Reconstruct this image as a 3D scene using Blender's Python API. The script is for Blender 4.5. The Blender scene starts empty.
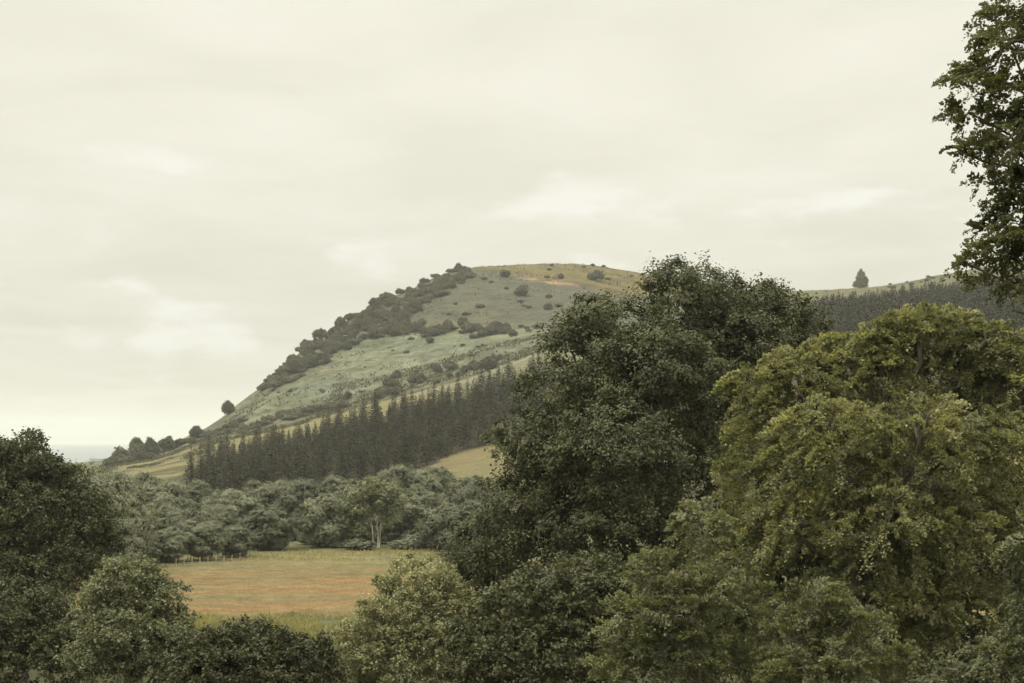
import bpy, math, random
import numpy as np

# ------------------------------------------------------------------ basics
F = 1624.0            # focal length in pixels of a 1024 px wide frame
V0 = 442.0            # picture row of the horizon
ZC = 17.5             # eye height above the meadow
C = bpy.context.scene.collection
UP = np.array([0., 0., 1.])

def rngf(seed): return np.random.default_rng(seed)
def unit(a):
    return a / np.maximum(np.linalg.norm(a, axis=-1, keepdims=True), 1e-9)

# value noise ----------------------------------------------------------
def _hash(ix, iy, seed):
    n = (ix.astype(np.int64) * 374761393 + iy.astype(np.int64) * 668265263 + seed * 1442695041) & 0xffffffff
    n = ((n ^ (n >> 13)) * 1274126177) & 0xffffffff
    n = n ^ (n >> 16)
    return (n & 0xffffff) / float(0xffffff)
def vnoise(x, y, seed=0):
    x = np.asarray(x, float); y = np.asarray(y, float)
    ix = np.floor(x); iy = np.floor(y); fx = x - ix; fy = y - iy
    fx = fx * fx * (3 - 2 * fx); fy = fy * fy * (3 - 2 * fy)
    a = _hash(ix, iy, seed); b = _hash(ix + 1, iy, seed); c = _hash(ix, iy + 1, seed); d = _hash(ix + 1, iy + 1, seed)
    return (a * (1 - fx) + b * fx) * (1 - fy) + (c * (1 - fx) + d * fx) * fy
def fbm(x, y, seed=0, o=4):
    s = 0; a = .5; t = 0
    for k in range(o):
        s = s + a * vnoise(x * 2 ** k + 17.3 * k, y * 2 ** k - 9.1 * k, seed + k); t += a; a *= .5
    return s / t
def sstep(a, b, x):
    t = np.clip((x - a) / (b - a), 0, 1); return t * t * (3 - 2 * t)

# ------------------------------------------------------------------ terrain
UK = np.array([-1200, -400, 0, 60, 100, 150, 200, 250, 300, 350, 400, 450, 500, 540, 600, 700, 800, 900, 1024, 1400, 2200.])
def curve(pts):
    p = np.array(pts, float); return lambda u: np.interp(u, p[:, 0], p[:, 1])
v420 = curve([(0, 505), (300, 502), (400, 497), (450, 486), (500, 476), (600, 470), (1024, 460)])
v560 = curve([(0, 500), (100, 497), (200, 493), (250, 490), (300, 482), (350, 475), (400, 467), (450, 458), (500, 447), (540, 440), (600, 435), (700, 425), (800, 415), (1024, 405)])
v720 = curve([(0, 488), (100, 482), (150, 478), (200, 472), (250, 464), (300, 453), (350, 440), (400, 426), (450, 412), (500, 398), (540, 388), (600, 375), (700, 365), (800, 355), (1024, 345)])
v800 = curve([(0, 480), (100, 474), (150, 469), (200, 457), (250, 446), (300, 434), (350, 420), (400, 406), (450, 393), (500, 376), (540, 362), (600, 355), (700, 345), (800, 335), (1024, 322)])
v880 = curve([(0, 476), (100, 468), (150, 459), (200, 442), (250, 431), (300, 420), (350, 408), (400, 397), (450, 382), (500, 365), (540, 352), (600, 343), (700, 335), (800, 325), (1024, 310)])
vcrest = curve([(-1200, 480), (0, 474), (60, 472), (110, 464), (150, 452), (190, 436), (200, 431), (215, 423), (228, 412), (250, 394), (262, 386), (285, 363), (320, 336), (360, 309), (400, 290), (440, 273), (475, 263), (520, 261), (570, 261), (610, 265), (640, 270), (655, 274), (700, 284), (750, 291), (800, 290), (850, 287), (880, 285), (920, 278), (960, 270), (1024, 259), (1400, 250), (2200, 250)])
ycrest = curve([(-400, 950), (150, 950), (200, 1000), (262, 1080), (400, 1250), (520, 1400), (655, 1500), (800, 1550), (1024, 1500)])
def zof(v, Y): return ZC + (V0 - v) * Y / F

UG = np.arange(-1200, 2201, 4.0)
YG = np.exp(np.linspace(math.log(5), math.log(9000), 900))
def build_table():
    T = np.zeros((len(UG), len(YG)))
    for i, u in enumerate(UG):
        yc = float(ycrest(u)); vf, vc = float(v880(u)), float(vcrest(u))
        y1 = 880 + .30 * (yc - 880); y2 = 880 + .55 * (yc - 880); y3 = 880 + .82 * (yc - 880)
        zc_ = zof(vc, yc)
        ys = [5, 12, 35, 70, 100, 150, 290, 420, 560, 720, 800, 880, y1, y2, y3, yc, yc + 150, yc + 600, yc + 1700, 9000]
        zs = [ZC - 1.8, ZC - 3.0, 8.0, 4.0, 1.8, 0.1, 0.15,
              zof(v420(u), 420), zof(v560(u), 560), zof(v720(u), 720), zof(v800(u), 800), zof(vf, 880),
              zof(vf + .34 * (vc - vf), y1), zof(vf + .60 * (vc - vf), y2), zof(vf + .90 * (vc - vf), y3), zc_,
              zc_ * .985, zc_ * .72 - 4 * (zc_ < 12), -4.0, -6.0]
        T[i] = np.interp(YG, ys, zs)
    k = np.hanning(15)[1:-1]; k /= k.sum()
    P = np.pad(T, ((0, 0), (6, 6)), mode='edge')
    T = sum(k[j] * P[:, j:j + len(YG)] for j in range(13))
    k = np.hanning(9)[1:-1]; k /= k.sum()
    P = np.pad(T, ((3, 3), (0, 0)), mode='edge')
    T = sum(k[j] * P[j:j + len(UG)] for j in range(7))
    return T
TAB = build_table()
def H(x, y):
    x = np.asarray(x, float); y = np.asarray(y, float)
    yy = np.maximum(y, 6.0)
    u = np.clip(512 + F * x / yy, UG[0], UG[-1] - 1e-6)
    fu = (u - UG[0]) / 4.0; iu = np.floor(fu).astype(int); iu = np.minimum(iu, len(UG) - 2); fu = fu - iu
    ly = np.clip((np.log(yy) - math.log(5)) / (math.log(9000) - math.log(5)) * (len(YG) - 1), 0, len(YG) - 1.000001)
    iy = np.floor(ly).astype(int); fy = ly - iy
    z = (TAB[iu, iy] * (1 - fu) + TAB[iu + 1, iy] * fu) * (1 - fy) + (TAB[iu, iy + 1] * (1 - fu) + TAB[iu + 1, iy + 1] * fu) * fy
    far = sstep(300, 900, yy) * (1 - sstep(2600, 4000, yy))
    z = z + (fbm(x / 60, y / 60, 5) - .5) * 4.0 * far + (fbm(x / 9, y / 9, 8, 3) - .5) * (1.0 * far + .25)
    return z
def X(u, Y): return (u - 512) / F * Y
def proj(x, y, z): return 512 + F * x / y, V0 - F * (z - ZC) / y
def hit(u, v, y0=300, y1=2000):
    """first ground point met by the sight line through (u, v) beyond y0"""
    ys = np.linspace(y0, y1, 700)
    x = X(u, ys); z = H(x, ys); _, vv = proj(x, ys, z)
    k = np.nonzero(vv <= v)[0]
    if len(k) == 0: return None
    y = ys[k[0]]
    return float(X(u, y)), float(y), float(H(X(u, y), y))

# ------------------------------------------------------------------ mesh helpers
def mesh_of(name, V, Q, mats, tint=None, col=None, smooth=False, mat_idx=None):
    V = np.asarray(V, np.float32); Q = np.asarray(Q, np.int32)
    k = Q.shape[1]; n = len(Q)
    me = bpy.data.meshes.new(name)
    me.vertices.add(len(V)); me.vertices.foreach_set('co', V.ravel())
    me.loops.add(n * k); me.loops.foreach_set('vertex_index', Q.ravel())
    me.polygons.add(n)
    me.polygons.foreach_set('loop_start', np.arange(0, n * k, k, dtype=np.int32))
    me.polygons.foreach_set('use_smooth', np.full(n, smooth, dtype=bool))
    for m in (mats if isinstance(mats, (list, tuple)) else [mats]): me.materials.append(m)
    if mat_idx is not None: me.polygons.foreach_set('material_index', np.asarray(mat_idx, np.int32))
    if tint is not None:
        a = me.attributes.new('tint', 'FLOAT', 'POINT'); a.data.foreach_set('value', np.asarray(tint, np.float32))
    if col is not None:
        a = me.attributes.new('cover', 'FLOAT_COLOR', 'POINT')
        cc = np.ones((len(V), 4), np.float32); cc[:, :3] = col; a.data.foreach_set('color', cc.ravel())
    me.update(calc_edges=True)
    return me
def obj(name, me, parent=None):
    o = bpy.data.objects.new(name, me); C.objects.link(o)
    if parent: o.parent = parent
    return o
def tag(o, label, cat, group=None):
    o['label'] = label; o['category'] = cat
    if group: o['group'] = group
    return o
def thing(name, loc, label, cat, group=None, rz=0, sc=(1, 1, 1)):
    o = bpy.data.objects.new(name, None); C.objects.link(o)
    o.empty_display_size = .3
    o.location = loc; o.rotation_euler = (0, 0, rz); o.scale = sc
    return tag(o, label, cat, group)

def leaves(P, N, A, L, W, tint):
    """diamond leaves: centre, normal, long axis, length, width -> verts, quads, tint"""
    N = unit(N); A = unit(A - N * np.sum(A * N, -1, keepdims=True)); B = np.cross(N, A)
    L = np.asarray(L)[:, None]; W = np.asarray(W)[:, None]
    V = np.stack([P - A * L * .5, P + B * W * .5 + A * L * .08 + N * W * .12, P + A * L * .5, P - B * W * .5 + A * L * .08 + N * W * .12], 1).reshape(-1, 3)
    return V, np.arange(len(V)).reshape(-1, 4), np.repeat(tint, 4)
def tube(pts, rad, sides=6):
    pts = np.asarray(pts, float); n = len(pts)
    t = unit(np.gradient(pts, axis=0))
    ref = np.array([.31, .95, .05]); a = unit(np.cross(t, ref)); b = np.cross(t, a)
    an = np.arange(sides) / sides * 2 * math.pi
    V = (pts[:, None] + (a[:, None] * np.cos(an)[None, :, None] + b[:, None] * np.sin(an)[None, :, None]) * np.asarray(rad)[:, None, None]).reshape(-1, 3)
    i = np.arange(n - 1)[:, None] * sides; j = np.arange(sides)[None]; j2 = (j + 1) % sides
    Q = np.stack([i + j, i + j2, i + sides + j2, i + sides + j], -1).reshape(-1, 4)
    return V, Q
def join(parts):
    Vs, Qs, o = [], [], 0
    for V, Q in parts:
        Vs.append(V); Qs.append(Q + o); o += len(V)
    return np.concatenate(Vs), np.concatenate(Qs)
def bend(p0, p1, sag, rng, n=7, wob=.04):
    t = np.linspace(0, 1, n)[:, None]
    d = np.linalg.norm(p1 - p0)
    p = p0 + (p1 - p0) * t + np.array([0, 0, 1.]) * (sag * d * 4 * t * (1 - t))
    w = rng.normal(0, wob * d, (n, 3)); w[0] = 0; w[-1] = 0
    return p + w * np.sin(t * math.pi)

# ------------------------------------------------------------------ materials
def nodes(m):
    m.use_nodes = True; nt = m.node_tree; nt.nodes.clear(); return nt, nt.nodes, nt.links
def leaf_mat(name, c0, c1, trans=.3, rough=.55, spec=.25, jitter=.25, nscale=.6):
    m = bpy.data.materials.new(name); nt, N, L = nodes(m)
    out = N.new('ShaderNodeOutputMaterial')
    at = N.new('ShaderNodeAttribute'); at.attribute_name = 'tint'
    tc = N.new('ShaderNodeTexCoord')
    nz = N.new('ShaderNodeTexNoise'); nz.inputs['Scale'].default_value = nscale; nz.inputs['Detail'].default_value = 3
    L.new(tc.outputs['Object'], nz.inputs['Vector'])
    oi = N.new('ShaderNodeObjectInfo')
    add = N.new('ShaderNodeMath'); add.operation = 'ADD'; L.new(at.outputs['Fac'], add.inputs[0])
    mr = N.new('ShaderNodeMapRange'); mr.inputs[1].default_value = .3; mr.inputs[2].default_value = .7; mr.inputs[3].default_value = -.3; mr.inputs[4].default_value = .3
    L.new(nz.outputs['Fac'], mr.inputs[0]); L.new(mr.outputs[0], add.inputs[1])
    mix = N.new('ShaderNodeMix'); mix.data_type = 'RGBA'; mix.clamp_factor = True
    L.new(add.outputs[0], mix.inputs[0])
    mix.inputs[6].default_value = (*c0, 1); mix.inputs[7].default_value = (*c1, 1)
    hv = N.new('ShaderNodeHueSaturation')
    mv = N.new('ShaderNodeMapRange'); mv.inputs[3].default_value = 1 - jitter; mv.inputs[4].default_value = 1 + jitter
    L.new(oi.outputs['Random'], mv.inputs[0]); L.new(mv.outputs[0], hv.inputs['Value'])
    L.new(mix.outputs[2], hv.inputs['Color'])
    bs = N.new('ShaderNodeBsdfPrincipled'); bs.inputs['Roughness'].default_value = rough
    bs.inputs['Specular IOR Level'].default_value = spec
    L.new(hv.outputs[0], bs.inputs['Base Color'])
    tr = N.new('ShaderNodeBsdfTranslucent')
    g = N.new('ShaderNodeMix'); g.data_type = 'RGBA'; g.blend_type = 'MULTIPLY'; g.inputs[0].default_value = 1
    g.inputs[7].default_value = (1.15, 1.2, .6, 1); L.new(hv.outputs[0], g.inputs[6]); L.new(g.outputs[2], tr.inputs['Color'])
    ms = N.new('ShaderNodeMixShader'); ms.inputs[0].default_value = trans
    L.new(bs.outputs[0], ms.inputs[1]); L.new(tr.outputs[0], ms.inputs[2]); L.new(ms.outputs[0], out.inputs[0])
    return m
def bark_mat(name, c0, c1, scale=6):
    m = bpy.data.materials.new(name); nt, N, L = nodes(m)
    out = N.new('ShaderNodeOutputMaterial'); bs = N.new('ShaderNodeBsdfPrincipled'); bs.inputs['Roughness'].default_value = .85
    tc = N.new('ShaderNodeTexCoord'); mp = N.new('ShaderNodeMapping'); mp.inputs['Scale'].default_value = (1, 1, .25)
    nz = N.new('ShaderNodeTexNoise'); nz.inputs['Scale'].default_value = scale; nz.inputs['Detail'].default_value = 5
    L.new(tc.outputs['Object'], mp.inputs[0]); L.new(mp.outputs[0], nz.inputs['Vector'])
    cr = N.new('ShaderNodeValToRGB'); cr.color_ramp.elements[0].color = (*c0, 1); cr.color_ramp.elements[1].color = (*c1, 1)
    cr.color_ramp.elements[0].position = .35; cr.color_ramp.elements[1].position = .65
    L.new(nz.outputs['Fac'], cr.inputs[0]); L.new(cr.outputs[0], bs.inputs['Base Color'])
    bu = N.new('ShaderNodeBump'); bu.inputs['Strength'].default_value = .5; bu.inputs['Distance'].default_value = .05
    L.new(nz.outputs['Fac'], bu.inputs['Height']); L.new(bu.outputs[0], bs.inputs['Normal'])
    L.new(bs.outputs[0], out.inputs[0]); return m
def land_mat(name, s1, s2, amt=.35):
    m = bpy.data.materials.new(name); nt, N, L = nodes(m)
    out = N.new('ShaderNodeOutputMaterial'); bs = N.new('ShaderNodeBsdfPrincipled'); bs.inputs['Roughness'].default_value = .95
    bs.inputs['Specular IOR Level'].default_value = .1
    at = N.new('ShaderNodeAttribute'); at.attribute_name = 'cover'
    tc = N.new('ShaderNodeTexCoord')
    n1 = N.new('ShaderNodeTexNoise'); n1.inputs['Scale'].default_value = s1; n1.inputs['Detail'].default_value = 6; n1.inputs['Roughness'].default_value = .65
    n2 = N.new('ShaderNodeTexNoise'); n2.inputs['Scale'].default_value = s2; n2.inputs['Detail'].default_value = 4
    L.new(tc.outputs['Object'], n1.inputs['Vector']); L.new(tc.outputs['Object'], n2.inputs['Vector'])
    a = N.new('ShaderNodeMath'); a.operation = 'ADD'; L.new(n1.outputs['Fac'], a.inputs[0]); L.new(n2.outputs['Fac'], a.inputs[1])
    mr = N.new('ShaderNodeMapRange'); mr.inputs[1].default_value = .7; mr.inputs[2].default_value = 1.3; mr.inputs[3].default_value = 1 - amt; mr.inputs[4].default_value = 1 + amt
    L.new(a.outputs[0], mr.inputs[0])
    hv = N.new('ShaderNodeHueSaturation'); L.new(at.outputs['Color'], hv.inputs['Color']); L.new(mr.outputs[0], hv.inputs['Value'])
    L.new(hv.outputs[0], bs.inputs['Base Color'])
    bu = N.new('ShaderNodeBump'); bu.inputs['Strength'].default_value = .8; bu.inputs['Distance'].default_value = .5 / s2
    L.new(a.outputs[0], bu.inputs['Height']); L.new(bu.outputs[0], bs.inputs['Normal'])
    L.new(bs.outputs[0], out.inputs[0]); return m

M_OAK = leaf_mat('oak_leaves', (.020, .024, .010), (.090, .095, .043), trans=.24, spec=.2, rough=.5)
M_BEECH = leaf_mat('beech_leaves', (.056, .063, .032), (.335, .325, .165), trans=.42, jitter=.08)
M_YOUNG = leaf_mat('young_beech_leaves', (.050, .058, .030), (.215, .216, .112), trans=.38, jitter=.05)
M_OVER = leaf_mat('overhanging_leaves', (.044, .050, .020), (.145, .145, .062), trans=.4, jitter=.05)
M_DARK = leaf_mat('dark_leaves', (.021, .024, .011), (.086, .089, .042), trans=.24, spec=.2, rough=.5)
M_ROUND = leaf_mat('mid_green_leaves', (.070, .078, .040), (.175, .182, .100), trans=.26, jitter=.05)
M_PALE = leaf_mat('pale_shrub_leaves', (.115, .118, .056), (.300, .295, .165), trans=.30, jitter=.05)
M_ROW = leaf_mat('grey_green_leaves', (.095, .102, .062), (.180, .190, .120), trans=.2, jitter=.24, nscale=.3)
M_BIRCH = leaf_mat('birch_leaves', (.120, .130, .072), (.230, .240, .140), trans=.28, jitter=.05)
M_CON = leaf_mat('conifer_needles', (.011, .012, .006), (.042, .038, .019), spec=.04, trans=.06, jitter=.30, nscale=.3)
M_HILL = leaf_mat('hill_tree_leaves', (.058, .060, .036), (.115, .113, .070), trans=.2, jitter=.35, nscale=.2)
M_SCRUB = leaf_mat('bracken_fronds', (.058, .054, .030), (.100, .094, .052), trans=.2, nscale=.05)
M_GRASS = leaf_mat('grass_blades', (.130, .125, .050), (.260, .225, .100), trans=.3, nscale=.05)
B_DARK = bark_mat('dark_bark', (.035, .030, .022), (.085, .072, .052))
B_BEECH = bark_mat('grey_bark', (.08, .07, .05), (.16, .14, .10))
B_PALE = bark_mat('birch_bark', (.16, .15, .12), (.46, .44, .37), 3)
B_POST = bark_mat('weathered_wood', (.22, .20, .16), (.38, .35, .28))

# ------------------------------------------------------------------ land cover colours (what grows or lies where, and the upper hill's shade)
def cover(x, y, z):
    u, v = proj(x, np.maximum(y, 1), z)
    n1 = fbm(x / 22, y / 22, 31); n2 = fbm(x / 6, y / 6, 41); n3 = fbm(x / 70, y / 70, 51)
    c = np.zeros(x.shape + (3,))
    def put(col, w): 
        nonlocal c
        w = np.clip(w, 0, 1)[..., None]; c = c * (1 - w) + np.array(col) * w
    put((.070, .075, .030), np.ones_like(x))                       # rough pasture
    # the hay meadow
    put((.205, .200, .095), sstep(140, 152, y) * (1 - sstep(290, 310, y)))
    nb = (fbm(x / 30, y / 7, 61) - .5)
    band = sstep(161, 167, y + nb * 10) * (1 - sstep(212, 236, y + nb * 26))
    put((.295, .185, .080), band * (.5 + 1.7 * (fbm(x / 14, y / 5, 63) - .32)))
    put((.150, .165, .080), band * sstep(.52, .66, fbm(x / 16, y / 4, 67)) * .5)
    put((.150, .175, .085), (1 - sstep(156, 166, y + nb * 22)) * sstep(140, 150, y))
    put((.170, .180, .085), sstep(222, 240, y + nb * 24) * sstep(.4, .55, fbm(x / 18, y / 8, 65)) * .8 * (1 - sstep(290, 310, y)))
    put((.290, .235, .105), sstep(.5, .66, fbm(x / 25, y / 5, 71)) * .6 * sstep(163, 170, y) * (1 - sstep(270, 290, y)))
    # pasture slope behind the row of trees and under the plantation
    put((.085, .075, .040), sstep(300, 340, y) * (1 - sstep(560, 600, y)))
    put((.215, .198, .090), sstep(428, 440, u + (n1 - .5) * 20) * sstep(380, 410, y) * (1 - sstep(575, 600, y)))
    put((.240, .175, .085), sstep(428, 440, u + (n1 - .5) * 20) * sstep(.45, .6, fbm(x / 40, y / 12, 77)) * .7 * sstep(400, 430, y) * (1 - sstep(560, 590, y)))
    put((.050, .042, .024), sstep(188, 205, u) * sstep(0, 14, y - np.interp(u, [400, 450], [500, 560])) * (1 - sstep(742, 758, y)))
    # straw coloured strip above the plantation
    st = sstep(0, 14, y - np.interp(u, [150, 200], [640, 748])) * (1 - sstep(855, 864, y + (n1 - .5) * 16)) * (1 - sstep(425, 455, u)) * sstep(100, 125, u)
    put((.250, .228, .105), st)
    put((.110, .095, .045), st * sstep(.52, .62, fbm(x / 30, y / 9, 81)) * (1 - sstep(200, 260, u)))
    put((.200, .200, .110), sstep(735, 755, y) * (1 - sstep(850, 872, y)) * sstep(425, 455, u))
    put((.085, .072, .040), sstep(855, 864, y + (n1 - .5) * 16) * (1 - sstep(866, 876, y)))
    # hill
    hl = sstep(866, 876, y) * (1 - sstep(2200, 3000, y))
    put((.185, .208, .140), hl)
    put((.235, .250, .160), hl * sstep(.45, .7, n3) * .6)
    put((.095, .098, .050), hl * sstep(.52, .68, n1) * .6)
    put((.075, .070, .040), hl * sstep(.6, .68, n2) * .55 * sstep(.35, .55, n3))
    trk = fbm(x / 45 + 9, (z + (n1 - .5) * 5) / 1.3, 97, 3)
    put((.120, .118, .066), hl * sstep(.54, .64, trk) * .65)
    put((.250, .250, .150), hl * sstep(.60, .70, fbm(x / 30, (z + (n1 - .5) * 6) / 2.2, 98, 3)) * .6)
    midl = np.interp(u, [280, 350, 400, 450, 510, 560, 700], [340, 330, 322, 326, 327, 330, 330])
    put((.108, .110, .074), hl * (1 - sstep(midl - 8, midl + 4, v)) * (u < 790))  # upper slope greyer and darker: its shadowed tone put into the colour
    put((.085, .080, .045), hl * (v < midl) * sstep(.52, .62, fbm(x / 35, z / 4, 99)) * .55 * (u < 790))
    put((.145, .140, .085), hl * (v < midl) * sstep(.56, .66, fbm(x / 25, z / 3, 100)) * .6 * (u < 790))
    topl = np.interp(u, [430, 480, 512, 577, 610, 655, 720], [262, 269, 274, 285, 294, 296, 300]) + (n1 - .5) * 7
    put((.185, .150, .048), hl * (1 - sstep(topl - 2, topl + 1, v)) * (u < 790))
    put((.150, .150, .060), hl * (1 - sstep(264, 271, v + (n1 - .5) * 6)) * (u < 790) * .8)
    put((.110, .085, .040), hl * (v < topl) * sstep(.5, .6, fbm(x / 12, y / 20, 91)) * .7 * (u < 790))
    scar = sstep(510, 518, u) * (1 - sstep(574, 582, u)) * np.exp(-((v - np.interp(u, [512, 545, 577], [275, 281, 285.5]) - (n2 - .5) * 3) / 1.7) ** 2)
    put((.40, .26, .15), hl * scar * sstep(.3, .5, n2) * 1.1)
    put((.130, .125, .062), hl * sstep(780, 800, u))
    put((.190, .185, .085), hl * sstep(780, 800, u) * sstep(.5, .65, n1) * .6)
    # pale track along the foot of the hill
    tv = np.interp(u, [385, 400, 440, 470, 510, 545], [404, 399, 388, 380, 364, 352])
    put((.30, .28, .19), sstep(385, 400, u) * (1 - sstep(545, 560, u)) * np.exp(-((v - tv) / 1.5) ** 2) * (y > 700) * .85)
    # distant plain
    put((.150, .165, .165), sstep(2200, 3200, y))
    return c * .43

M_NEAR = land_mat('rough_ground', .8, 5)
M_FIELD = land_mat('meadow_ground', .35, 2.6, .5)
M_SLOPE = land_mat('slope_ground', .12, .7, .3)
M_HILLG = land_mat('hill_ground', .07, .35, .50)
M_PLAIN = land_mat('plain_ground', .004, .02, .2)

def sheet(name, us, ys, mat):
    U, Y = np.meshgrid(us, ys); x = X(U, Y); z = H(x, Y)
    V = np.stack([x, Y, z], -1).reshape(-1, 3)
    nu = len(us); i = np.arange(len(ys) - 1)[:, None] * nu + np.arange(nu - 1)[None]
    Q = np.stack([i, i + 1, i + 1 + nu, i + nu], -1).reshape(-1, 4)
    o = obj(name, mesh_of(name, V, Q, mat, col=cover(x, Y, z).reshape(-1, 3), smooth=True)); o['kind'] = 'structure'
    return o
uw = np.concatenate([np.linspace(-1200, -60, 60, endpoint=False), np.linspace(-60, 1090, 400, endpoint=False), np.linspace(1090, 2200, 60)])
uh = np.concatenate([np.linspace(-1200, -60, 60, endpoint=False), np.linspace(-60, 1090, 850, endpoint=False), np.linspace(1090, 2200, 60)])
# the ground the viewer stands on
gx = np.linspace(-90, 90, 91); gy = np.linspace(-60, 60, 61); GX, GY = np.meshgrid(gx, gy); GZ = H(GX, GY)
gi = np.arange(60)[:, None] * 91 + np.arange(90)[None]
o = obj('near_ground', mesh_of('near_ground', np.stack([GX, GY, GZ], -1).reshape(-1, 3), np.stack([gi, gi + 1, gi + 92, gi + 91], -1).reshape(-1, 4), M_NEAR, col=cover(GX, GY, GZ).reshape(-1, 3), smooth=True)); o['kind'] = 'structure'
sheet('ground', uw, np.linspace(60, 140, 90), M_NEAR)
sheet('field', uw, np.linspace(140, 310, 260), M_FIELD)
sheet('slope', uw, np.linspace(310, 866, 190), M_SLOPE)
sheet('hill', uh, np.concatenate([np.linspace(866, 1640, 330, endpoint=False), np.linspace(1640, 3200, 60)]), M_HILLG)

def sea_mat():
    m = bpy.data.materials.new('sea_water'); nt, N, L = nodes(m)
    out = N.new('ShaderNodeOutputMaterial'); bs = N.new('ShaderNodeBsdfPrincipled'); bs.inputs['Base Color'].default_value = (.10, .125, .13, 1)
    bs.inputs['Roughness'].default_value = .35
    tc = N.new('ShaderNodeTexCoord'); nz = N.new('ShaderNodeTexNoise'); nz.inputs['Scale'].default_value = .05; nz.inputs['Detail'].default_value = 4
    L.new(tc.outputs['Object'], nz.inputs['Vector'])
    bu = N.new('ShaderNodeBump'); bu.inputs['Strength'].default_value = .2; bu.inputs['Distance'].default_value = 1.
    L.new(nz.outputs['Fac'], bu.inputs['Height']); L.new(bu.outputs[0], bs.inputs['Normal']); L.new(bs.outputs[0], out.inputs[0]); return m
su = np.linspace(-1100, 2100, 40); sy = np.exp(np.linspace(math.log(1150), math.log(14000), 40)); SU, SY = np.meshgrid(su, sy)
si = np.arange(39)[:, None] * 40 + np.arange(39)[None]
o = obj('sea', mesh_of('sea', np.stack([X(SU, SY), SY, np.full(SU.shape, -1.5)], -1).reshape(-1, 3), np.stack([si, si + 1, si + 41, si + 40], -1).reshape(-1, 4), sea_mat(), smooth=True)); o['kind'] = 'structure'

# ------------------------------------------------------------------ foliage generators (all in local metres)
def lobe_dirs(rng, n, down=.35):
    d = unit(rng.normal(0, 1, (int(n * 1.8) + 4, 3)))
    keep = (d[:, 2] > -.25) | (rng.random(len(d)) < down)
    return d[keep][:n]
def clump_crown(rng, lobes, clump_r, leaf, dens=.5, ns=10, nl=7, flat=.7, spread=.16, stray=.12, align=0., nrand=.6):
    P, N, A, T, cent = [], [], [], [], []
    for lc, lr in lobes:
        lc = np.array(lc); lr = np.array(lr); area = 4 * math.pi * np.mean(lr ** 2)
        n = max(5, int(dens * area / clump_r ** 2))
        d = lobe_dirs(rng, n); n = len(d)
        fr = np.where(rng.random(n) < .75, rng.uniform(.8, 1.0, n), rng.uniform(.35, .8, n))
        fr = np.where(rng.random(n) < stray, rng.uniform(1.0, 1.22, n), fr)
        c = lc + lr * d * fr[:, None]; cent.append(c)
        cr = clump_r * rng.uniform(.55, 1.4, n) * np.where(fr > 1, .6, 1)
        ct = rng.random(n)
        sd = unit(rng.normal(0, 1, (n, ns, 3)) + .6 * d[:, None] + .45 * UP)
        sp = c[:, None] + sd * cr[:, None, None] * np.array([1, 1, flat]) * rng.uniform(.35, 1, (n, ns, 1))
        t = rng.uniform(-.3, 1, (n, ns, nl, 1))
        p = sp[:, :, None] + sd[:, :, None] * cr[:, None, None, None] * .5 * t + rng.normal(0, 1, (n, ns, nl, 3)) * spread * cr[:, None, None, None]
        nn = .5 * sd[:, :, None] + align * d[:, None, None] + .45 * UP + nrand * rng.normal(0, 1, (n, ns, nl, 3))
        aa = sd[:, :, None] + .7 * rng.normal(0, 1, (n, ns, nl, 3))
        tt = np.clip(.35 * ct[:, None, None] + .65 * rng.random((n, ns, nl)), 0, 1)
        P.append(p.reshape(-1, 3)); N.append(nn.reshape(-1, 3)); A.append(aa.reshape(-1, 3)); T.append(tt.ravel())
    P = np.concatenate(P); N = np.concatenate(N); A = np.concatenate(A); T = np.concatenate(T)
    L = leaf * rng.uniform(.65, 1.35, len(P)); W = L * rng.uniform(.5, .75, len(P))
    return leaves(P, N, A, L, W, T), np.concatenate(cent)
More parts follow.
